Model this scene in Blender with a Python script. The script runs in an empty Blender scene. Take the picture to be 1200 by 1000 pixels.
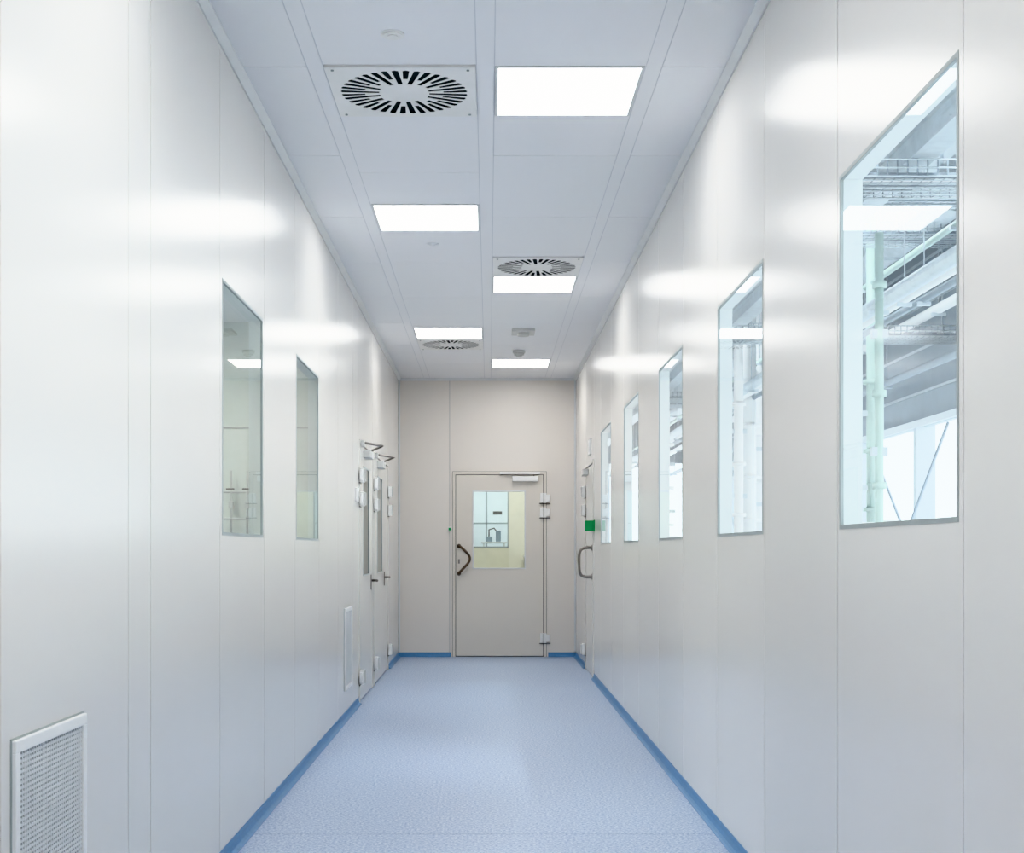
import bpy, bmesh, math, random
from mathutils import Vector, Matrix
random.seed(4)
sc = bpy.context.scene
sc.view_settings.view_transform = 'Khronos PBR Neutral'
sc.view_settings.look = 'None'
sc.view_settings.exposure = 0.2

# ------------------------------------------------------------ constants
XL, XR = -1.01, 0.97
YB, YE = -3.2, 14.95
H = 3.11
EYE = 1.18
T = 0.06

# ------------------------------------------------------------ materials
def s2l(c):
    return tuple(((v/255)/12.92 if v/255 <= 0.04045 else (((v/255)+0.055)/1.055)**2.4) for v in c)

def mat(name, rgb, rough=0.5, metal=0.0, nscale=6.0, namt=0.03, ior=1.5, bump=0.0, bscale=60, ramt=0.0, coat=0.0):
    m = bpy.data.materials.new(name); m.use_nodes = True
    nt = m.node_tree; N = nt.nodes; L = nt.links
    b = N['Principled BSDF']
    c = s2l(rgb)
    tc = N.new('ShaderNodeTexCoord')
    n = N.new('ShaderNodeTexNoise'); n.inputs['Scale'].default_value = nscale
    L.new(tc.outputs['Object'], n.inputs['Vector'])
    r = N.new('ShaderNodeValToRGB')
    r.color_ramp.elements[0].position = 0.3; r.color_ramp.elements[1].position = 0.7
    r.color_ramp.elements[0].color = (*[max(0, v*(1-namt)) for v in c], 1)
    r.color_ramp.elements[1].color = (*[min(1, v*(1+namt)) for v in c], 1)
    L.new(n.outputs['Fac'], r.inputs['Fac']); L.new(r.outputs['Color'], b.inputs['Base Color'])
    b.inputs['Roughness'].default_value = rough
    b.inputs['Metallic'].default_value = metal
    b.inputs['IOR'].default_value = ior
    return m

def emis(name, rgb, strength):
    m = bpy.data.materials.new(name); m.use_nodes = True
    nt = m.node_tree; N = nt.nodes; L = nt.links
    N.remove(N['Principled BSDF'])
    e = N.new('ShaderNodeEmission'); e.inputs['Color'].default_value = (*rgb, 1); e.inputs['Strength'].default_value = strength
    L.new(e.outputs[0], N['Material Output'].inputs['Surface'])
    return m

def glass(name, tint, ior=1.6, rough=0.0):
    m = bpy.data.materials.new(name); m.use_nodes = True
    nt = m.node_tree; N = nt.nodes; L = nt.links
    N.remove(N['Principled BSDF'])
    t = N.new('ShaderNodeBsdfTransparent'); t.inputs['Color'].default_value = (*tint, 1)
    g = N.new('ShaderNodeBsdfGlossy'); g.inputs['Roughness'].default_value = rough
    f = N.new('ShaderNodeFresnel'); f.inputs['IOR'].default_value = ior
    mx = N.new('ShaderNodeMixShader')
    L.new(f.outputs[0], mx.inputs[0]); L.new(t.outputs[0], mx.inputs[1]); L.new(g.outputs[0], mx.inputs[2])
    L.new(mx.outputs[0], N['Material Output'].inputs['Surface'])
    return m

M_wall = mat('painted_steel_panel', (231, 229, 225), 0.19, 0, 1.2, 0.002, ior=1.5)
M_wallend = mat('steel_panel_warm_cast', (231, 225, 218), 0.35, 0, 1.2, 0.002)  # warm cast of the light put into the end wall's base colour
M_seam = mat('panel_joint_sealant', (180, 181, 180), 0.6)
M_ceil = mat('ceiling_panel_paint', (243, 244, 247), 0.42, 0, 2, 0.002)
M_cseam = mat('ceiling_joint', (220, 222, 228), 0.6)
M_trim = mat('trim_paint', (224, 226, 227), 0.35)
M_door = mat('door_paint', (226, 220, 211), 0.35, 0, 2, 0.003)
M_doorL = mat('door_paint_white', (230, 228, 223), 0.24, 0, 2, 0.002)
M_white = mat('white_plastic', (243, 243, 242), 0.4)
M_hinge = mat('hinge_grey_plastic', (212, 212, 210), 0.45)
M_black = mat('plenum_shade_black', (10, 10, 12), 0.8)  # black colour stands in for the shade inside the diffuser plenum
M_gasket = mat('grey_gasket', (165, 173, 173), 0.5)
M_dgap = mat('door_gap_dark', (100, 95, 91), 0.7)
M_steel = mat('brushed_steel', (150, 145, 140), 0.28, 1.0, 30, 0.05)
M_bronze = mat('dark_steel', (110, 98, 88), 0.3, 1.0, 30, 0.05)
M_green = mat('green_sign', (20, 150, 80), 0.5)
M_base = mat('blue_vinyl_cove', (90, 138, 184), 0.4, 0, 40, 0.05)
M_jamb = mat('window_jamb', (232, 237, 237), 0.4)
M_glassR = glass('window_glass', (0.92, 0.96, 0.965), 1.62)
M_glassL = glass('window_glass_green', (0.86, 0.915, 0.88), 1.62)
M_light = emis('led_panel', (1.0, 0.988, 0.97), 13.0)
M_hlight = emis('hall_fill_glow', (0.95, 0.98, 1.0), 130.0)  # glow for added hall fixtures that brighten the view through the windows
M_hup = emis('hall_ceiling_fill_glow', (0.95, 0.98, 1.0), 90.0)  # upward glow added to lift the dark hall ceiling
M_rlight = emis('room_fill_glow', (0.99, 1.0, 0.97), 36.0)  # glow of added lights that brighten the side room
M_elight = emis('end_room_fill_glow', (1.0, 1.0, 0.98), 13.0)  # glow of an added light behind the end door
M_e2light = emis('end_room_fill_glow_cool', (0.88, 0.96, 1.0), 9.0)  # cooler glow of an added light in the farther space
M_galv = mat('galvanised_steel', (198, 207, 212), 0.4, 0.2, 14, 0.08)  # hall colours from here on lightened to stand in for glass haze
M_pipeg = mat('pale_green_pipe', (176, 196, 190), 0.4)
M_clad = mat('hall_cladding', (140, 153, 163), 0.6, 0, 3, 0.05)
M_hallw = mat('hall_wall_paint', (232, 237, 240), 0.6)
M_red = mat('red_pipe', (190, 95, 85), 0.5)
M_conc = mat('hall_concrete', (198, 201, 203), 0.6, 0, 5, 0.06)
M_room = mat('room_wall_paint', (224, 228, 222), 0.5)
M_cream = mat('cream_wall', (230, 228, 216), 0.5)
M_olive = mat('pale_olive_panel', (222, 220, 204), 0.5)

# floor vinyl with speckle
def floor_mat():
    m = bpy.data.materials.new('blue_vinyl_floor'); m.use_nodes = True
    nt = m.node_tree; N = nt.nodes; L = nt.links; b = N['Principled BSDF']
    tc = N.new('ShaderNodeTexCoord')
    n1 = N.new('ShaderNodeTexNoise'); n1.inputs['Scale'].default_value = 85; n1.inputs['Detail'].default_value = 4; n1.inputs['Roughness'].default_value = 0.7
    L.new(tc.outputs['Object'], n1.inputs['Vector'])
    r = N.new('ShaderNodeValToRGB')
    e = r.color_ramp.elements
    e[0].position = 0.36; e[0].color = (*s2l((118, 150, 194)), 1)
    e[1].position = 0.62; e[1].color = (*s2l((210, 221, 238)), 1)
    L.new(n1.outputs['Fac'], r.inputs['Fac'])
    L.new(r.outputs['Color'], b.inputs['Base Color'])
    b.inputs['Roughness'].default_value = 0.38
    return m
M_floor = floor_mat()

# ------------------------------------------------------------ builder
class B:
    def __init__(s):
        s.bm = bmesh.new(); s.mats = []
    def mi(s, m):
        if m not in s.mats: s.mats.append(m)
        return s.mats.index(m)
    def box(s, x0, x1, y0, y1, z0, z1, m, bev=0.0):
        if x0 > x1: x0, x1 = x1, x0
        if y0 > y1: y0, y1 = y1, y0
        i = s.mi(m)
        v = [s.bm.verts.new(p) for p in [(x0,y0,z0),(x1,y0,z0),(x1,y1,z0),(x0,y1,z0),(x0,y0,z1),(x1,y0,z1),(x1,y1,z1),(x0,y1,z1)]]
        fs = []
        for q in [(0,3,2,1),(4,5,6,7),(0,1,5,4),(1,2,6,5),(2,3,7,6),(3,0,4,7)]:
            f = s.bm.faces.new([v[k] for k in q]); f.material_index = i; fs.append(f)
        if bev > 0:
            es = list({e for f in fs for e in f.edges})
            r = bmesh.ops.bevel(s.bm, geom=es, offset=bev, segments=2, affect='EDGES', profile=0.5)
            for f in r['faces']: f.material_index = i
    def quad_down(s, x0, x1, y0, y1, z, m):
        i = s.mi(m)
        f = s.bm.faces.new([s.bm.verts.new(q) for q in [(x0,y0,z),(x0,y1,z),(x1,y1,z),(x1,y0,z)]]); f.material_index = i
    def prism(s, prof, axis, a0, a1, m, smooth=False):
        i = s.mi(m)
        def P(u, z, a): return (u, a, z) if axis == 'y' else (a, u, z)
        A = [s.bm.verts.new(P(u, z, a0)) for u, z in prof]
        C = [s.bm.verts.new(P(u, z, a1)) for u, z in prof]
        n = len(prof); fs = []
        for k in range(n):
            fs.append(s.bm.faces.new([A[k], A[(k+1) % n], C[(k+1) % n], C[k]]))
        fs.append(s.bm.faces.new(A[::-1])); fs.append(s.bm.faces.new(C))
        for f in fs: f.material_index = i
        bmesh.ops.recalc_face_normals(s.bm, faces=fs)
    def tube(s, pts, r, m, seg=10):
        i = s.mi(m); pts = [Vector(p) for p in pts]; rings = []
        t0 = (pts[1]-pts[0]).normalized()
        up = Vector((0, 0, 1)) if abs(t0.z) < 0.9 else Vector((1, 0, 0))
        nrm = t0.cross(up).normalized()
        for k, p in enumerate(pts):
            if k == 0: t = pts[1]-pts[0]
            elif k == len(pts)-1: t = pts[-1]-pts[-2]
            else: t = (pts[k+1]-p).normalized()+(p-pts[k-1]).normalized()
            t.normalize()
            nrm = (nrm - t*nrm.dot(t)).normalized(); bn = t.cross(nrm)
            rings.append([s.bm.verts.new(p+(nrm*math.cos(a)+bn*math.sin(a))*r) for a in [2*math.pi*j/seg for j in range(seg)]])
        fs = []
        for a, b in zip(rings, rings[1:]):
            for j in range(seg):
                f = s.bm.faces.new([a[j], a[(j+1) % seg], b[(j+1) % seg], b[j]]); f.smooth = True; fs.append(f)
        fs.append(s.bm.faces.new(rings[0][::-1])); fs.append(s.bm.faces.new(rings[-1]))
        for f in fs: f.material_index = i
        bmesh.ops.recalc_face_normals(s.bm, faces=fs)
    def build(s, name, parent=None):
        me = bpy.data.meshes.new(name); s.bm.to_mesh(me); s.bm.free()
        for m in s.mats: me.materials.append(m)
        o = bpy.data.objects.new(name, me); sc.collection.objects.link(o)
        if parent: o.parent = parent
        return o

def empty(name):
    o = bpy.data.objects.new(name, None); sc.collection.objects.link(o); o.empty_display_size = 0.2
    return o

def smoothpts(pts, n=6):
    P = [Vector(p) for p in pts]; out = []
    for k in range(len(P)-1):
        p0 = P[max(k-1, 0)]; p1 = P[k]; p2 = P[k+1]; p3 = P[min(k+2, len(P)-1)]
        for j in range(n):
            t = j/n
            out.append(0.5*((2*p1)+(p2-p0)*t+(2*p0-5*p1+4*p2-p3)*t*t+(3*p1-p0-3*p2+p3)*t**3))
    out.append(P[-1]); return out

# ------------------------------------------------------------ side walls
G = 0.003
def side_wall(name, xin, sgn, bounds, openings, m):
    xo = xin + sgn*T
    w = B()
    for a, b in zip(bounds, bounds[1:]):
        y0, y1 = a+G, b-G
        op = [o for o in openings if o[0] >= a-1e-6 and o[1] <= b+1e-6]
        if not op:
            w.box(xin, xo, y0, y1, 0, H, m)
        else:
            o0, o1, z0, z1 = op[0]
            if o0-y0 > 0.001: w.box(xin, xo, y0, o0, 0, H, m)
            if y1-o1 > 0.001: w.box(xin, xo, o1, y1, 0, H, m)
            w.box(xin, xo, o0, o1, z1, H, m)
            if z0 > 0.01: w.box(xin, xo, o0, o1, 0, z0, m)
        w.box(xin+sgn*0.004, xo-sgn*0.004, b-G, b+G, 0, H, M_seam) if b != bounds[-1] else None
    return w.build(name)

Z0, Z1 = 1.24, 2.215
P = 0.9875
rb = [YB] + [2.74+P*k for k in range(-6, 10)] + [12.37, 13.43, YE]
rb = sorted(b for b in rb)
rw = [(2.765+P*2*k, 2.765+P*2*k+0.94, Z0, Z1) for k in range(-2, 5)]
DR = (12.40, 13.40, 0.0, 2.03)
side_wall('wall_right', XR, 1, rb, rw+[DR], M_wall)
lb = [YB, -2.2, -1.2, -0.2, 0.79, 1.78, 2.77, 3.75, 4.0, 5.03, 6.02, 6.98, 7.97, 8.96, 9.95, 10.35, 11.62, 13.42, YE]
lw = [(5.07, 5.98, Z0, Z1), (7.02, 7.93, Z0, Z1)]
DA = (10.40, 11.57, 0.0, 2.05); DB = (11.70, 13.37, 0.0, 2.05)
side_wall('wall_left', XL, -1, lb, lw+[DA, DB], M_wall)

# windows
def window(name, xin, sgn, y0, y1, z0, z1, gm):
    e = empty(name)
    w = B(); g = 0.012
    xa, xb = xin-sgn*0.0015, xin+sgn*0.008
    w.box(xa, xb, y0, y0+g, z0, z1, M_gasket); w.box(xa, xb, y1-g, y1, z0, z1, M_gasket)
    w.box(xa, xb, y0+g, y1-g, z0, z0+g, M_gasket); w.box(xa, xb, y0+g, y1-g, z1-g, z1, M_gasket)
    xa, xb = xin+sgn*0.008, xin+sgn*T
    w.box(xa, xb, y0, y0+g*.8, z0, z1, M_jamb); w.box(xa, xb, y1-g*.8, y1, z0, z1, M_jamb)
    w.box(xa, xb, y0+g, y1-g, z0, z0+g*.8, M_jamb); w.box(xa, xb, y0+g, y1-g, z1-g*.8, z1, M_jamb)
    w.build('frame', e)
    p = B(); i = p.mi(gm); x = xin+sgn*0.003
    vs = [p.bm.verts.new(q) for q in [(x, y0+g, z0+g), (x, y1-g, z0+g), (x, y1-g, z1-g), (x, y0+g, z1-g)]]
    if sgn > 0: vs = vs[::-1]
    p.bm.faces.new(vs)
    p.build('glass_pane', e)
n = 1
for o in rw:
    window('window_%d' % n, XR, 1, *o, M_glassR); n += 1
for o in lw:
    window('window_%d' % n, XL, -1, *o, M_glassL); n += 1

# ------------------------------------------------------------ end wall
DX0, DX1, DZ = -0.405, 0.64, 2.065
w = B()
y0, y1 = YE, YE+T
w.box(XL-T, -0.442, y0, y1, 0, H, M_wallend)
w.box(-0.442, -0.436, y0+0.004, y1-0.004, 0, H, M_seam)
w.box(-0.436, DX0, y0, y1, 0, H, M_wallend)
w.box(DX0, DX1, y0, y1, DZ, H, M_wallend)
w.box(DX1, XR+T, y0, y1, 0, H, M_wallend)
w.build('wall_back')
w = B(); w.box(XL-T, XR+T, YB-T, YB, 0, H, M_wall); w.build('wall_front')

# ------------------------------------------------------------ floor
w = B()
w.box(XL-T, XR+T, YB-T, 5.58, -0.08, 0, M_floor)
w.box(XL-T, XR+T, 5.584, YE+T, -0.08, 0, M_floor)
w.box(XL-T, XR+T, 5.58, 5.584, -0.08, -0.0015, M_base)
w.build('floor')

prof = [(0, 0.0), (0, 0.05), (0.004, 0.05), (0.006, 0.028), (0.012, 0.012), (0.02, 0.005), (0.030, 0.002), (0.030, 0)]
def cove(xw, sgn, y0, y1, name):
    w = B()
    for a, b in (y0, y1):
        w.prism([(xw+sgn*u, z) for u, z in prof], 'y', a, b, M_base)
    w.build(name)
cove(XR, -1, (YB, 12.36), (13.44, YE), 'baseboard_right')
cove(XL, 1, (YB, 10.34), (13.43, YE), 'baseboard_left')
w = B()
w.prism([(YE-u, z) for u, z in prof], 'x', XL, DX0-0.02, M_base)
w.prism([(YE-u, z) for u, z in prof], 'x', DX1+0.02, XR, M_base)
w.build('baseboard_back')

# ------------------------------------------------------------ ceiling
cx = [XL-T, -0.725, -0.66, -0.05, 0.022, 0.625, 0.69, XR+T]
Lf = [('L', -1.9, -1.3), ('D', 1.2, 1.8), ('L', 3.0, 3.6), ('D', 5.315, 5.925), ('L', 7.455, 8.065), ('L', 11.56, 12.17), ('D', 12.18, 12.79)]
Rf = [('L', -0.9, -0.3), ('L', 1.2, 1.8), ('L', 5.33, 5.935), ('D', 8.775, 9.385), ('L', 9.395, 10.0), ('L', 13.47, 14.09)]
Lc = [-2.4, -0.2, 2.3, 4.2, 6.83, 8.94, 10.14, 13.74]
Rc = [-2.4, 0.4, 3.0, 4.2, 6.54, 7.74, 11.34, 12.54]
Sc = [5.34+1.2*k for k in range(-7, 9)]
w = B(); g = 0.002; CT = 0.03
def column(x0, x1, cuts, fx):
    ed = sorted(set([YB-T, YE+T] + cuts + [v for f in fx for v in f[1:]]))
    for a, b in zip(ed, ed[1:]):
        if any(abs(a-f[1]) < 1e-6 for f in fx): continue
        if b-a < 0.02: continue
        w.box(x0+g, x1-g, a+g, b-g, H, H+CT, M_ceil)
column(cx[0], cx[1], Sc, []); column(cx[6], cx[7], Sc, [])
column(cx[1], cx[2], [], []); column(cx[3], cx[4], [], []); column(cx[5], cx[6], [], [])
column(cx[2], cx[3], Lc, Lf); column(cx[4], cx[5], Rc, Rf)
w.box(cx[0], cx[7], YB-T, YE+T, H+CT+0.14, H+CT+0.18, M_cseam)  # unseen slab added above the panels to stop light leaks
for x in cx[1:-1]: w.box(x-0.0035, x+0.0035, YB, YE, H+0.002, H+CT-0.002, M_cseam)
for s_, xa, xb in ((Sc, cx[0], cx[1]), (Sc, cx[6], cx[7]), (Lc, cx[2], cx[3]), (Rc, cx[4], cx[5])):
    for y in s_: w.box(xa, xb, y-0.01, y+0.01, H+0.002, H+CT-0.002, M_cseam)
w.build('ceiling')

def light_panel(x0, x1, y0, y1):
    e = empty('ceiling_light_panel')
    w = B(); f = 0.012; zb = H-0.004
    w.box(x0, x1, y0, y0+f, zb, H+0.05, M_trim); w.box(x0, x1, y1-f, y1, zb, H+0.05, M_trim)
    w.box(x0, x0+f, y0+f, y1-f, zb, H+0.05, M_trim); w.box(x1-f, x1, y0+f, y1-f, zb, H+0.05, M_trim)
    w.box(x0, x1, y0, y1, H+0.03, H+0.05, M_trim)
    w.build('frame', e)
    w = B(); w.quad_down(x0+f, x1-f, y0+f, y1-f, H, M_light); w.build('diffuser_sheet', e)

def diffuser(x0, x1, y0, y1):
    e = empty('swirl_air_diffuser')
    cxx, cyy = (x0+x1)/2, (y0+y1)/2; h = (x1-x0)/2
    cu = bpy.data.curves.new('plate', 'CURVE'); cu.dimensions = '2D'; cu.fill_mode = 'BOTH'; cu.extrude = 0.001
    def poly(pts):
        sp = cu.splines.new('POLY'); sp.points.add(len(pts)-1)
        for p, q in zip(sp.points, pts): p.co = (q[0], q[1], 0, 1)
        sp.use_cyclic_u = True
    poly([(-h, -h), (h, -h), (h, h), (-h, h)])
    ns = 36
    for k in range(ns):
        a = 2*math.pi*(k+0.5)/ns; ca, sa = math.cos(a), math.sin(a)
        r1 = 0.266
        if k % 2 == 0:
            r0 = max(0.105, 0.085/max(abs(ca), abs(sa))+0.012); w0, w1 = 0.0095, 0.0135
        else:
            r0 = 0.165; w0, w1 = 0.009, 0.0135
        pts = [(r0, -w0), (r1-0.006, -w1), (r1, 0), (r1-0.006, w1), (r0, w0)]
        poly([(u*ca-v*sa, u*sa+v*ca) for u, v in pts])
    co = bpy.data.objects.new('tmp', cu); sc.collection.objects.link(co)
    bpy.context.view_layer.update()
    dg = bpy.context.evaluated_depsgraph_get()
    me = bpy.data.meshes.new_from_object(co.evaluated_get(dg)); bpy.data.objects.remove(co)
    me.materials.clear(); me.materials.append(M_white)
    o = bpy.data.objects.new('slotted_face', me); sc.collection.objects.link(o)
    o.location = (cxx, cyy, H-0.008); o.parent = e
    w = B(); f = 0.008
    w.box(x0, x0+f, y0, y1, H-0.006, H+0.02, M_white); w.box(x1-f, x1, y0, y1, H-0.006, H+0.02, M_white)
    w.box(x0+f, x1-f, y0, y0+f, H-0.006, H+0.02, M_white); w.box(x0+f, x1-f, y1-f, y1, H-0.006, H+0.02, M_white)
    w.box(x0+f, x1-f, y0+f, y1-f, H+0.004, H+0.02, M_black)  # black lining keeps the slots dark, in place of real shade
    q = f+0.002
    w.box(x0+f, x0+q, y0+f, y1-f, H-0.004, H+0.004, M_black); w.box(x1-q, x1-f, y0+f, y1-f, H-0.004, H+0.004, M_black)
    w.box(x0+f, x1-f, y0+f, y0+q, H-0.004, H+0.004, M_black); w.box(x0+f, x1-f, y1-q, y1-f, H-0.004, H+0.004, M_black)
    for sx in (-1, 1):
        for sy in (-1, 1):
            w.tube([(cxx+sx*(h-0.03), cyy+sy*(h-0.03), H-0.013), (cxx+sx*(h-0.03), cyy+sy*(h-0.03), H-0.009)], 0.006, M_gasket)
    w.build('plenum_box', e)
for fx, a, b in ((Lf, cx[2], cx[3]), (Rf, cx[4], cx[5])):
    for t, y0, y1 in fx:
        (light_panel if t == 'L' else diffuser)(a+0.004, b-0.004, y0+0.003, y1-0.003)

for nm, x, s_ in (('trim_1', XL, 1), ('trim_2', XR, -1)):
    w = B(); w.prism([(x, H), (x, H-0.03), (x+s_*0.006, H-0.03), (x+s_*0.03, H-0.006), (x+s_*0.03, H)], 'y', YB, YE, M_trim); w.build(nm)
w = B(); w.prism([(YE, H), (YE, H-0.03), (YE-0.006, H-0.03), (YE-0.03, H-0.006), (YE-0.03, H)], 'x', XL, XR, M_trim); w.build('trim_3')
for nm, x, s_ in (('trim_4', XL, 1), ('trim_5', XR, -1)):
    w = B()
    w.box(x, x+s_*0.02, YE-0.02, YE, 0.058, H-0.03, M_trim, 0.004); w.build(nm)

def disc(name, x, y, r, h, m):
    w = B()
    for (ra, za, zb) in ((r, H, H-h*0.4), (r*0.8, H-h*0.4, H-h*0.75), (r*0.45, H-h*0.75, H-h)):
        w.tube([(x, y, za), (x, y, zb)], ra, m, 24)
    w.build(name)
disc('smoke_detector', -0.36, 5.0, 0.045, 0.012, M_white)
disc('smoke_detector', -0.355, 8.42, 0.04, 0.012, M_ceil)
disc('smoke_detector', 0.29, 12.9, 0.06, 0.06, M_hinge)
w = B(); w.box(0.2, 0.4, 11.6, 11.85, H-0.025, H, M_hinge, 0.004); w.tube([(0.3, 11.72, H-0.02), (0.3, 11.72, H-0.05)], 0.05, M_hinge, 20); w.build('motion_sensor')

# ------------------------------------------------------------ hardware helpers
def hinge(w, pos, nrm, along, z):
    px, py = pos
    def bx(a0, a1, n0, n1, za, zb, m, bev=0.003):
        xs = [px+along[0]*a+nrm[0]*n_ for a, n_ in ((a0, n0), (a1, n1))]
        ys = [py+along[1]*a+nrm[1]*n_ for a, n_ in ((a0, n0), (a1, n1))]
        w.box(min(xs), max(xs), min(ys), max(ys), za, zb, m, bev)
    bx(-0.035, 0.035, 0.0, 0.03, z-0.055, z+0.055, M_white)
    bx(-0.008, 0.008, 0.03, 0.045, z-0.05, z+0.05, M_hinge)
    bx(0.035, 0.07, 0.0, 0.02, z-0.04, z+0.04, M_white)
    bx(-0.045, 0.08, -0.003, 0.004, z-0.065, z-0.057, M_dgap, 0.001)

# ------------------------------------------------------------ end door
e = empty('door_1')
w = B(); fr = 0.03
yf = YE-0.012
w.box(DX0, DX0+fr, yf, YE+T, 0, DZ, M_door, 0.002); w.box(DX1-fr, DX1, yf, YE+T, 0, DZ, M_door, 0.002)
w.box(DX0+fr, DX1-fr, yf, YE+T, DZ-fr, DZ, M_door, 0.002)
w.box(DX0-0.004, DX0, YE-0.002, YE+0.01, 0, DZ, M_dgap); w.box(DX1, DX1+0.004, YE-0.002, YE+0.01, 0, DZ, M_dgap); w.box(DX0-0.004, DX1+0.004, YE-0.002, YE+0.01, DZ, DZ+0.004, M_dgap)
w.box(DX0+fr, DX1-fr, YE+0.012, YE+T-0.01, 0.0, 0.006, M_dgap)
w.box(DX0+fr, DX0+fr+0.012, YE+0.01, YE+T-0.005, 0.006, DZ-fr, M_dgap)
w.box(DX1-fr-0.012, DX1-fr, YE+0.01, YE+T-0.005, 0.006, DZ-fr, M_dgap)
w.box(DX0+fr, DX1-fr, YE+0.01, YE+T-0.005, DZ-fr-0.012, DZ-fr, M_dgap)
w.build('frame', e)
lx0, lx1, lz0, lz1 = DX0+fr+0.007, DX1-fr-0.007, 0.012, DZ-fr-0.007
wx0, wx1, wz0, wz1 = -0.185, 0.41, 0.98, 1.855
ya, yb = YE-0.008, YE+0.04
w = B()
w.box(lx0, wx0, ya, yb, lz0, lz1, M_door); w.box(wx1, lx1, ya, yb, lz0, lz1, M_door)
w.box(wx0, wx1, ya, yb, lz0, wz0, M_door); w.box(wx0, wx1, ya, yb, wz1, lz1, M_door)
w.build('leaf', e)
w = B(); k = 0.014
w.box(wx0, wx1, ya-0.004, yb, wz0, wz0+k, M_trim); w.box(wx0, wx1, ya-0.004, yb, wz1-k, wz1, M_trim)
w.box(wx0, wx0+k, ya-0.004, yb, wz0+k, wz1-k, M_trim); w.box(wx1-k, wx1, ya-0.004, yb, wz0+k, wz1-k, M_trim)
w.build('vision_frame', e)
w = B(); w.mi(M_glassL)
w.bm.faces.new([w.bm.verts.new(q) for q in [(wx0+k, ya+0.004, wz0+k), (wx1-k, ya+0.004, wz0+k), (wx1-k, ya+0.004, wz1-k), (wx0+k, ya+0.004, wz1-k)]])
w.build('glass_pane', e)
w = B()
hp = smoothpts([(-0.335, ya, 1.235), (-0.335, ya-0.05, 1.235), (-0.30, ya-0.07, 1.215), (-0.225, ya-0.07, 1.135), (-0.215, ya-0.07, 1.08), (-0.245, ya-0.07, 1.03), (-0.32, ya-0.07, 0.95), (-0.335, ya-0.05, 0.93), (-0.335, ya, 0.93)], 5)
w.tube(hp, 0.014, M_bronze, 12)
for z in (1.235, 0.93): w.tube([(-0.335, ya, z), (-0.335, ya-0.008, z)], 0.024, M_bronze, 16)
w.box(-0.345, -0.325, ya-0.006, ya, 1.04, 1.09, M_steel, 0.002)
w.build('pull_handle', e)
w = B()
w.box(0.26, 0.55, ya-0.055, ya, 1.955, 2.015, M_white, 0.006)
w.box(0.12, 0.57, yf-0.03, yf, 2.035, 2.06, M_white, 0.003)
w.tube([(0.50, ya-0.03, 2.01), (0.50, yf-0.035, 2.03), (0.17, yf-0.02, 2.035)], 0.007, M_steel)
w.build('door_closer', e)
w = B()
for z in (1.77, 1.61, 0.21): hinge(w, (DX1-fr-0.004, yf), (0, -1), (1, 0), z)
w.build('hinges', e)
w = B(); w.box(-0.46, -0.415, YE-0.02, YE, 1.40, 1.45, M_white, 0.003); w.box(-0.45, -0.425, YE-0.026, YE-0.02, 1.41, 1.44, M_green, 0.002); w.build('door_release_button')

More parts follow.
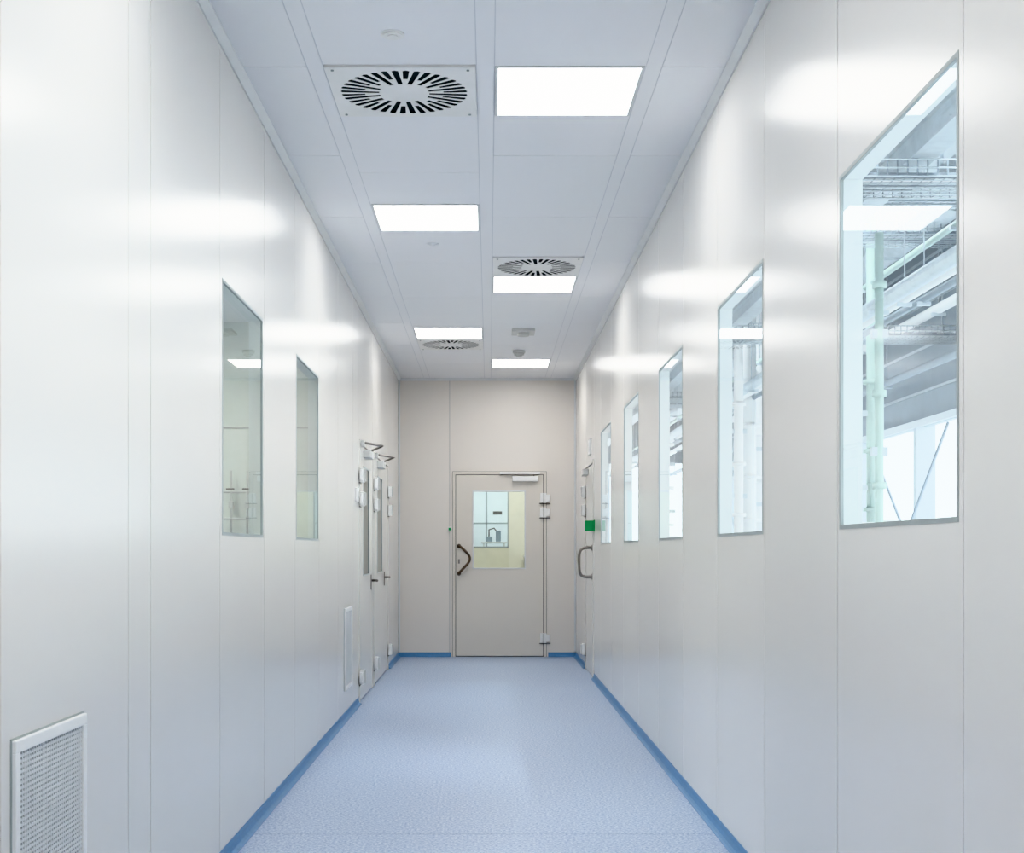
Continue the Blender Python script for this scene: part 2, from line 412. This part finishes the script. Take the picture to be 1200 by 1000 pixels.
# ------------------------------------------------------------ side doors
def side_door(name, xin, sgn, y0, y1, z1, m, hinges_near=True, both=False, win=True, gm=None, handle_y=None, dhandle=False, split=None):
    e = empty(name); nx = -sgn
    w = B(); fr = 0.03; xf = xin+nx*0.01; xo = xin+sgn*T
    w.box(xf, xo, y0, y0+fr, 0, z1, m, 0.002); w.box(xf, xo, y1-fr, y1, 0, z1, m, 0.002)
    w.box(xf, xo, y0+fr, y1-fr, z1-fr, z1, m, 0.002)
    xg = xin+sgn*0.012
    w.box(xg, xo-sgn*0.005, y0+fr, y0+fr+0.012, 0.006, z1-fr, M_dgap); w.box(xg, xo-sgn*0.005, y1-fr-0.012, y1-fr, 0.006, z1-fr, M_dgap)
    w.box(xg, xo-sgn*0.005, y0+fr, y1-fr, z1-fr-0.012, z1-fr, M_dgap); w.box(xg, xo-sgn*0.005, y0+fr, y1-fr, 0, 0.006, M_dgap)
    if split: w.box(xg, xo-sgn*0.005, split-0.01, split+0.01, 0, z1-fr, M_dgap)
    w.build('frame', e)
    leaves = [(y0+fr+0.008, y1-fr-0.008)]
    if split: leaves = [(y0+fr+0.008, split-0.004), (split+0.004, y1-fr-0.008)]
    w = B(); p = B(); p.mi(gm or M_glassL)
    xa, xb = xin+nx*0.004, xin+sgn*0.04
    zt = z1-fr-0.008
    for li, (a, b) in enumerate(leaves):
        if win and b-a > 0.5:
            c = (a+b)/2; q0, q1 = c-0.27, c+0.27; za, zb = 0.98, 1.86
            w.box(xa, xb, a, q0, 0.012, zt, m); w.box(xa, xb, q1, b, 0.012, zt, m)
            w.box(xa, xb, q0, q1, 0.012, za, m); w.box(xa, xb, q0, q1, zb, zt, m)
            for u in ((q0, q0+.012, za, zb), (q1-.012, q1, za, zb), (q0, q1, za, za+.012), (q0, q1, zb-.012, zb)):
                w.box(xa+nx*0.003, xa+sgn*0.01, *u, M_gasket)
            x = xa+sgn*0.003
            p.bm.faces.new([p.bm.verts.new(q) for q in [(x, q0, za), (x, q1, za), (x, q1, zb), (x, q0, zb)]])
        else:
            w.box(xa, xb, a, b, 0.012, zt, m)
    w.build('leaf', e)
    if win: p.build('glass_pane', e)
    w = B()
    for z in (1.77, 1.585, 0.2):
        if hinges_near: hinge(w, (xf, y0+fr), (nx, 0), (0, -1), z)
        if both or not hinges_near: hinge(w, (xf, y1-fr), (nx, 0), (0, 1), z)
    w.build('hinges', e)
    w = B()
    if dhandle:
        hy = handle_y
        pts = smoothpts([(xa, hy, 1.21), (xa+nx*0.07, hy, 1.21), (xa+nx*0.115, hy, 1.18), (xa+nx*0.125, hy, 1.08), (xa+nx*0.115, hy, 0.97), (xa+nx*0.07, hy, 0.94), (xa, hy, 0.94)], 5)
        w.tube(pts, 0.014, M_steel, 12)
        for z in (1.21, 0.94): w.tube([(xa, hy, z), (xa+nx*0.01, hy, z)], 0.028, M_steel, 16)
    else:
        hy = handle_y
        w.box(xa, xa+nx*0.008, hy-0.02, hy+0.02, 0.85, 0.98, M_steel, 0.002)
        w.tube([(xa, hy, 0.93), (xa+nx*0.055, hy, 0.93), (xa+nx*0.06, hy-0.02, 0.93), (xa+nx*0.06, hy-0.13, 0.93)], 0.010, M_steel)
    w.build('handle', e)
    w = B()
    if not dhandle:
        yc = y0+0.45
        w.box(xa, xa+nx*0.06, yc-0.12, yc+0.14, 1.93, 1.99, M_hinge, 0.005)
        w.tube([(xa+nx*0.05, yc, 1.99), (xa+nx*0.16, yc-0.2, 2.015), (xf+nx*0.02, yc-0.33, 2.03)], 0.009, M_steel)
        w.box(xf, xf+nx*0.025, yc-0.38, yc-0.25, 2.0, 2.045, M_hinge, 0.003)
    else:
        w.box(xa, xa+nx*0.05, y1-0.4, y1-0.12, 1.92, 1.975, M_hinge, 0.005)
    w.build('door_closer', e)
side_door('door_2', XL, -1, DA[0], DA[1], DA[3], M_doorL, handle_y=11.42, gm=M_glassL)
side_door('door_3', XL, -1, DB[0], DB[1], DB[3], M_doorL, both=True, handle_y=12.86, gm=M_glassL, split=12.93)
side_door('door_4', XR, 1, DR[0], DR[1], DR[3], M_doorL, hinges_near=False, win=False, handle_y=12.42+0.1, dhandle=True)
w = B(); w.box(XR-0.09, XR, 12.28, 12.30, 1.365, 1.46, M_green, 0.002); w.box(XR-0.012, XR, 12.26, 12.32, 1.36, 1.465, M_green, 0.002); w.build('emergency_exit_sign')
w = B(); w.box(XR-0.012, XR, 12.7, 12.95, 2.1, 2.25, M_white, 0.002); w.box(XR-0.014, XR-0.012, 12.73, 12.92, 2.13, 2.22, M_trim); w.build('room_label_sign')
w = B(); w.box(XL, XL+0.02, 10.12, 10.20, 1.55, 1.66, M_white, 0.003); w.box(XL+0.02, XL+0.026, 10.14, 10.18, 1.58, 1.63, M_hinge, 0.002); w.build('access_control_switch')

# ------------------------------------------------------------ return grilles
def grille(y0, y1, z0, z1):
    e = empty('return_air_grille'); x = XL
    w = B(); f = 0.028
    def fb(a, b, c, d): w.box(x, x+0.012, a, b, c, d, M_white, 0.003)
    fb(y0, y1, z1-f, z1); fb(y0, y1, z0, z0+f); fb(y0, y0+f, z0+f-0.002, z1-f+0.002); fb(y1-f, y1, z0+f-0.002, z1-f+0.002)
    for (a, b, c, d) in ((y0-.004, y1+.004, z1, z1+.004), (y0-.004, y0, z0, z1), (y1, y1+.004, z0, z1)):
        w.box(x, x+0.003, a, b, c, d, M_gasket)
    w.build('frame', e)
    w = B()
    w.box(x+0.0005, x+0.0015, y0+f, y1-f, z0+f, z1-f, M_dgap)
    z = z0+f+0.003
    while z < z1-f-0.004:
        w.box(x+0.0015, x+0.006, y0+f, y1-f, z, z+0.0062, M_trim); z += 0.0115
    y = y0+f+0.008
    while y < y1-f-0.004:
        w.box(x+0.0015, x+0.0065, y, y+0.005, z0+f, z1-f, M_trim); y += 0.0145
    w.build('louvre_mesh', e)
grille(2.83, 3.33, 0.2, 0.778)
grille(9.33, 9.80, 0.2, 0.778)

# ------------------------------------------------------------ technical hall (right)
HX, HY0, HY1, HZ = 5.0, -6.0, 34.0, 5.4
w = B(); w.box(XR+T, 9.0, HY0, HY1, -0.1, -0.02, M_conc); w.build('floor_hall')
w = B(); w.box(XR+T, HX+0.2, HY0, HY1, HZ, HZ+0.1, M_hallw)
y = HY0+1
while y < HY1:
    w.box(XR+T, HX, y, y+0.12, HZ-0.35, HZ, M_galv); w.box(XR+T, HX, y-0.06, y+0.18, HZ-0.37, HZ-0.35, M_galv); y += 3.0
w.build('ceiling_hall')
w = B(); w.box(XR, XR+T, HY0, HY1, H+0.25, HZ, M_hallw); w.box(XR, XR+T, YE+T, HY1, 0, H+0.25, M_hallw)
w.build('wall_hall_inner')
w = B()
w.box(HX, HX+0.2, HY0, HY1, 2.68, HZ, M_clad); w.box(HX, HX+0.2, HY0, HY1, -0.02, 0.25, M_clad)
for z in (3.0, 3.5, 4.0, 4.5): w.box(HX-0.012, HX, HY0, HY1, z, z+0.03, M_galv)
y = HY0
while y < HY1:
    w.box(HX-0.02, HX+0.2, y, y+0.12, 0.25, 2.68, M_galv); y += 2.4
for z in (1.3, 2.62): w.box(HX+0.05, HX+0.11, HY0, HY1, z, z+0.05, M_galv)
w.box(HX-0.03, HX, HY0, HY1, 2.62, 2.70, M_hallw)
w.build('wall_hall_outer')
w = B()
w.box(XR+T, HX, HY1, HY1+0.1, 3.4, HZ, M_clad); w.box(XR+T, HX, HY1, HY1+0.1, -0.02, 0.3, M_clad)
for k in range(5): w.box(XR+T+k*0.98, XR+T+k*0.98+0.08, HY1, HY1+0.1, 0.3, 3.4, M_hallw)
w.box(XR+T, HX, HY0-0.1, HY0, -0.02, HZ, M_hallw)
w.build('wall_hall_end')
for y in (11.5, 17.5, 23.5, 29.5):
    w = B()
    w.box(4.62, 4.82, y, y+0.015, 0, HZ-0.4, M_galv); w.box(4.62, 4.82, y+0.185, y+0.2, 0, HZ-0.4, M_galv); w.box(4.715, 4.725, y+0.015, y+0.185, 0, HZ-0.4, M_galv)
    w.box(4.55, 4.89, y-0.07, y+0.27, -0.02, 0.02, M_galv)
    w.build('steel_column')
w = B()
for y in (10, 14.3, 19, 25):
    w.tube([(4.93, y, 0.1), (4.93, y+3.0, 2.55)], 0.02, M_clad, 6); w.tube([(4.90, y, 2.55), (4.90, y+3.0, 0.1)], 0.02, M_clad, 6)
w.build('cross_bracing')
w = B()
for (x, z) in ((2.62, 3.56),):
    w.box(x-0.08, x+0.08, HY0, HY1, z-0.012, z, M_galv); w.box(x-0.08, x+0.08, HY0, HY1, z+0.19, z+0.2, M_galv); w.box(x-0.006, x+0.006, HY0, HY1, z, z+0.19, M_galv)
y = HY0+1
while y < HY1:
    w.tube([(2.62, y, 3.76), (2.62, y, HZ)], 0.012, M_galv, 6); y += 2.0
w.build('longitudinal_steel_beam')
SV = empty('overhead_building_services')
w = B()
for (x, z, r, m) in ((3.0, 3.08, 0.06, M_galv), (3.2, 3.12, 0.035, M_white), (3.35, 3.12, 0.03, M_clad), (2.0, 3.9, 0.05, M_clad), (2.2, 4.2, 0.04, M_red), (1.6, 3.3, 0.05, M_white), (3.9, 4.1, 0.12, M_galv), (4.3, 3.5, 0.05, M_white), (3.6, 3.7, 0.03, M_pipeg), (4.55, 3.1, 0.04, M_clad)):
    w.tube([(x, HY0, z), (x, HY1, z)], r, m, 10)
    y = HY0+1.3
    while y < HY1:
        w.box(x-r-0.02, x+r+0.02, y, y+0.03, z-r-0.02, z-r+0.01, M_galv)
        w.tube([(x, y+0.015, z+r), (x, y+0.015, HZ)], 0.006, M_galv, 5); y += 2.5
w.build('service_pipes', SV)
w = B()
w.box(3.9, 4.5, 6, HY1-1, 4.5, 4.9, M_galv, 0.01)
y = 7
while y < HY1-1: w.box(3.87, 4.53, y, y+0.04, 4.47, 4.93, M_galv); y += 1.5
w.build('ventilation_duct', SV)
def tray(y, z, x0=1.3, x1=4.85, wd=0.5):
    w = B()
    for k in range(7): 
        yy = y+wd*k/6; w.tube([(x0, yy, z), (x1, yy, z)], 0.006, M_galv, 4)
    for zz in (0.05, 0.1):
        for yy in (y, y+wd): w.tube([(x0, yy, z+zz), (x1, yy, z+zz)], 0.006, M_galv, 4)
    x = x0
    while x < x1:
        w.tube([(x, y, z+0.1), (x, y, z), (x, y+wd, z), (x, y+wd, z+0.1)], 0.005, M_clad, 4); x += 0.06
    for k in range(4): w.tube([(x0, y+0.08+k*0.07, z+0.025), (x1, y+0.08+k*0.07, z+0.025)], 0.018, [M_clad, M_white, M_galv, M_clad][k], 6)
    for x in (x0+0.3, x1-0.3): w.tube([(x, y+wd/2, z+0.02), (x, y+wd/2, HZ)], 0.008, M_galv, 5)
    w.build('wire_cable_tray', SV)
for y, z in ((8.0, 3.42), (9.6, 3.75), (11.5, 3.9), (13.2, 3.3), (16.0, 3.8), (19.5, 3.4), (24, 3.8)): tray(y, z)
def riser(x, y, r, m, z1=HZ):
    w = B(); w.tube([(x, y, -0.02), (x, y, z1)], r, m, 14)
    for z in (0.5, 1.55, 2.1, 2.75): w.tube([(x, y, z), (x, y, z+0.04)], r*1.6, m, 14)
    for z in (1.75, 2.45): w.box(x-r*1.8, x+r*1.8, y-0.02, y+0.02, z, z+0.05, M_galv)
    w.tube([(x, y, 1.35), (x+0.2, y, 1.35), (x+0.25, y, 1.3), (x+0.25, y, 0)], r*0.6, M_white, 10)
    w.build('vertical_service_pipe', SV)
riser(2.33, 8.0, 0.026, M_pipeg, 3.08); riser(2.24, 8.3, 0.016, M_clad); riser(3.6, 12.6, 0.05, M_pipeg); riser(3.3, 17, 0.09, M_white)
riser(3.7, 18.5, 0.12, M_white); riser(4.0, 21, 0.1, M_galv); riser(2.7, 14.5, 0.05, M_white); riser(2.9, 18.5, 0.07, M_galv); riser(2.6, 20, 0.1, M_white)
for x in (2.9,):
    for y in (1, 6, 11, 17, 24, 30):
        w = B(); w.box(x-0.06, x+0.06, y, y+1.5, 4.35, 4.40, M_white); w.quad_down(x-0.05, x+0.05, y+0.02, y+1.48, 4.345, M_hlight)  # added fixture, lights up the hall
        w.quad_down(x-0.05, x+0.05, y+0.02, y+1.48, 4.405, M_hup)  # glowing face added on top to brighten the hall ceiling
        w.tube([(x, y+0.1, 4.39), (x, y+0.1, HZ)], 0.004, M_galv, 5); w.tube([(x, y+1.3, 4.39), (x, y+1.3, HZ)], 0.004, M_galv, 5)
        w.build('added_hall_light', SV)

# ------------------------------------------------------------ side clean room (left)
RX = -4.2; RE = 14.8
w = B(); w.box(RX, XL-T, 4.2, RE, -0.1, 0, M_floor); w.build('floor_side_room')
w = B(); w.box(RX, XL-T, 4.2, RE, 2.9, 3.0, M_ceil); w.build('ceiling_side_room')
w = B(); w.box(RX, XL-T, 4.1, 4.2, 0, 3.0, M_room); w.box(RX-0.1, RX, 4.1, RE+.1, 0, 3.0, M_room)
w.box(RX, XL-T, 10.05, 10.15, 0, 2.9, M_room); w.box(RX, XL-T, RE, RE+.1, 0, 3.0, M_room)
for z in (2.1,): w.box(RX, XL-T, 10.04, 10.05, z, z+0.012, M_seam)
for x in (-1.62, -2.6, -3.6): w.box(x, x+0.012, 10.04, 10.05, 0, 2.9, M_seam)
w.build('wall_side_room')
for (x, y) in ((-2.6, 5.5), (-2.6, 8.6), (-2.2, 13.2)):
    w = B(); w.box(x-0.3, x+0.3, y-0.3, y+0.3, 2.88, 2.895, M_trim); w.quad_down(x-0.28, x+0.28, y-0.28, y+0.28, 2.875, M_rlight); w.build('added_room_light')  # added lights, brighten the room seen through the left glass
w = B()
for z in (1.42, 1.62): w.tube([(-2.0, 9.98, z), (-1.66, 9.98, z)], 0.008, M_hinge, 8)
for x in (-1.92, -1.80, -1.72): 
    w.tube([(x, 9.98, 1.3), (x, 9.98, 1.78)], 0.008, M_hinge, 8); w.box(x-0.015, x+0.015, 9.95, 10.02, 1.5, 1.55, M_hinge, 0.004)
    w.tube([(x-0.03, 9.94, 1.64), (x+0.03, 9.94, 1.64)], 0.007, M_dgap, 8)
w.build('valve_manifold')

# ------------------------------------------------------------ room beyond end door
Y2 = YE+T; YF = 17.4; XE = XR-0.01
w = B(); w.box(-2, XE, Y2, YF+2.6, -0.1, 0, M_floor); w.build('floor_end_room')
w = B(); w.box(-2, XE, Y2, YF+2.6, 2.8, 2.9, M_ceil); w.build('ceiling_end_room')
w = B(); w.box(-2.1, -2, Y2, YF+2.7, 0, 2.9, M_cream); w.build('wall_end_room_left')
w = B(); w.box(XE-0.04, XE, Y2, YF+2.7, 0, 2.8, M_cream); w.build('wall_end_room_right')
w = B(); w.box(-2, XL-T, Y2, Y2+0.05, 0, 2.8, M_cream); w.build('wall_end_room_front')
s2 = YF/1570
a, b = (553-573)*s2, (596-573)*s2; za, zb = 1.18+(646-642)*s2, 1.18+(646-575)*s2
XQ = XE-0.04
w = B()
w.box(-2, a, YF, YF+0.06, 0, 2.8, M_cream); w.box(b, XQ, YF, YF+0.06, 0, 2.8, M_cream)
w.box(a, b, YF, YF+0.06, zb, 2.8, M_cream); w.box(a, b, YF, YF+0.06, 0, za, M_olive)
for u in ((a, a+.015, za, zb), (b-.015, b, za, zb)): w.box(u[0], u[1], YF-0.005, YF+0.06, u[2], u[3], M_gasket)
w.box(a, b, YF-0.005, YF+0.06, za, za+0.015, M_gasket)
w.build('wall_end_room_partition')
yy = YF+1.6; s3 = yy/1570
def PX(px): return (px-573)*s3
def PZ(py): return 1.18+(646-py)*s3
w = B(); w.box(-2, XE, YF+2.6, YF+2.7, 0, 2.8, M_hallw)
w.box(PX(569), PX(571), YF+2.59, YF+2.6, 0, 2.8, M_gasket); w.box(-2, XE, YF+2.59, YF+2.6, PZ(612), PZ(611), M_gasket)
w.box(PX(578), PX(589), YF+2.585, YF+2.6, PZ(600), PZ(597), M_dgap); w.build('wall_end_room_far')
w = B(); w.box(-0.3, 0.8, 16.0, 16.6, 2.78, 2.795, M_trim); w.quad_down(-0.28, 0.78, 16.02, 16.58, 2.775, M_elight); w.build('added_end_room_light')  # added light, brightens the room behind the door window
w = B(); w.box(-0.8, 0.8, 18.4, 19.2, 2.78, 2.795, M_trim); w.quad_down(-0.78, 0.78, 18.42, 19.18, 2.775, M_e2light); w.build('added_end_room_light')  # second added light, brightens the space past the partition
w = B()
w.box(PX(564), PX(594), yy, yy+0.3, PZ(637), PZ(635), M_hinge, 0.003)
for q in (566, 590): w.box(PX(q), PX(q)+0.02, yy, yy+0.3, 0, PZ(637), M_hinge)
w.box(PX(570), PX(577), yy+0.05, yy+0.2, PZ(635), PZ(629), M_clad, 0.01); w.box(PX(581), PX(587), yy+0.05, yy+0.2, PZ(635), PZ(622), M_clad, 0.01)
w.tube([(PX(573), yy+0.1, PZ(630)), (PX(573), yy+0.1, PZ(621)), (PX(579), yy+0.1, PZ(619)), (PX(583), yy+0.1, PZ(624))], 0.009, M_dgap, 8)
w.build('laboratory_bench')
w = B(); w.box(0.45, XQ-0.02, YF-0.5, YF-0.05, 0, 1.1, M_olive, 0.01); w.box(-0.3, 0.45, YF-0.5, YF-0.05, 0, 0.75, M_olive, 0.01)
w.box(0.44, XQ-0.03, YF-0.52, YF-0.04, 1.1, 1.12, M_white, 0.004); w.build('storage_cabinet')

# ------------------------------------------------------------ world + camera
wd = bpy.data.worlds.new('sky'); sc.world = wd; wd.use_nodes = True
N = wd.node_tree.nodes; L = wd.node_tree.links
bg = N['Background']
tc = N.new('ShaderNodeTexCoord'); sp = N.new('ShaderNodeSeparateXYZ'); rp = N.new('ShaderNodeValToRGB')
L.new(tc.outputs['Generated'], sp.inputs[0]); L.new(sp.outputs['Z'], rp.inputs['Fac'])
rp.color_ramp.elements[0].color = (0.94, 0.98, 1.0, 1); rp.color_ramp.elements[1].color = (0.76, 0.88, 1.0, 1)
L.new(rp.outputs['Color'], bg.inputs['Color']); bg.inputs['Strength'].default_value = 7.0

cam = bpy.data.cameras.new('camera'); co = bpy.data.objects.new('camera', cam); sc.collection.objects.link(co)
cam.sensor_fit = 'HORIZONTAL'; cam.sensor_width = 36; cam.lens = 36*1570/1200
cam.shift_x = 27/1200; cam.shift_y = 146/1200; cam.clip_start = 0.05; cam.clip_end = 200
co.location = (0, 0, EYE); co.rotation_euler = (math.radians(90), 0, 0)
sc.camera = co
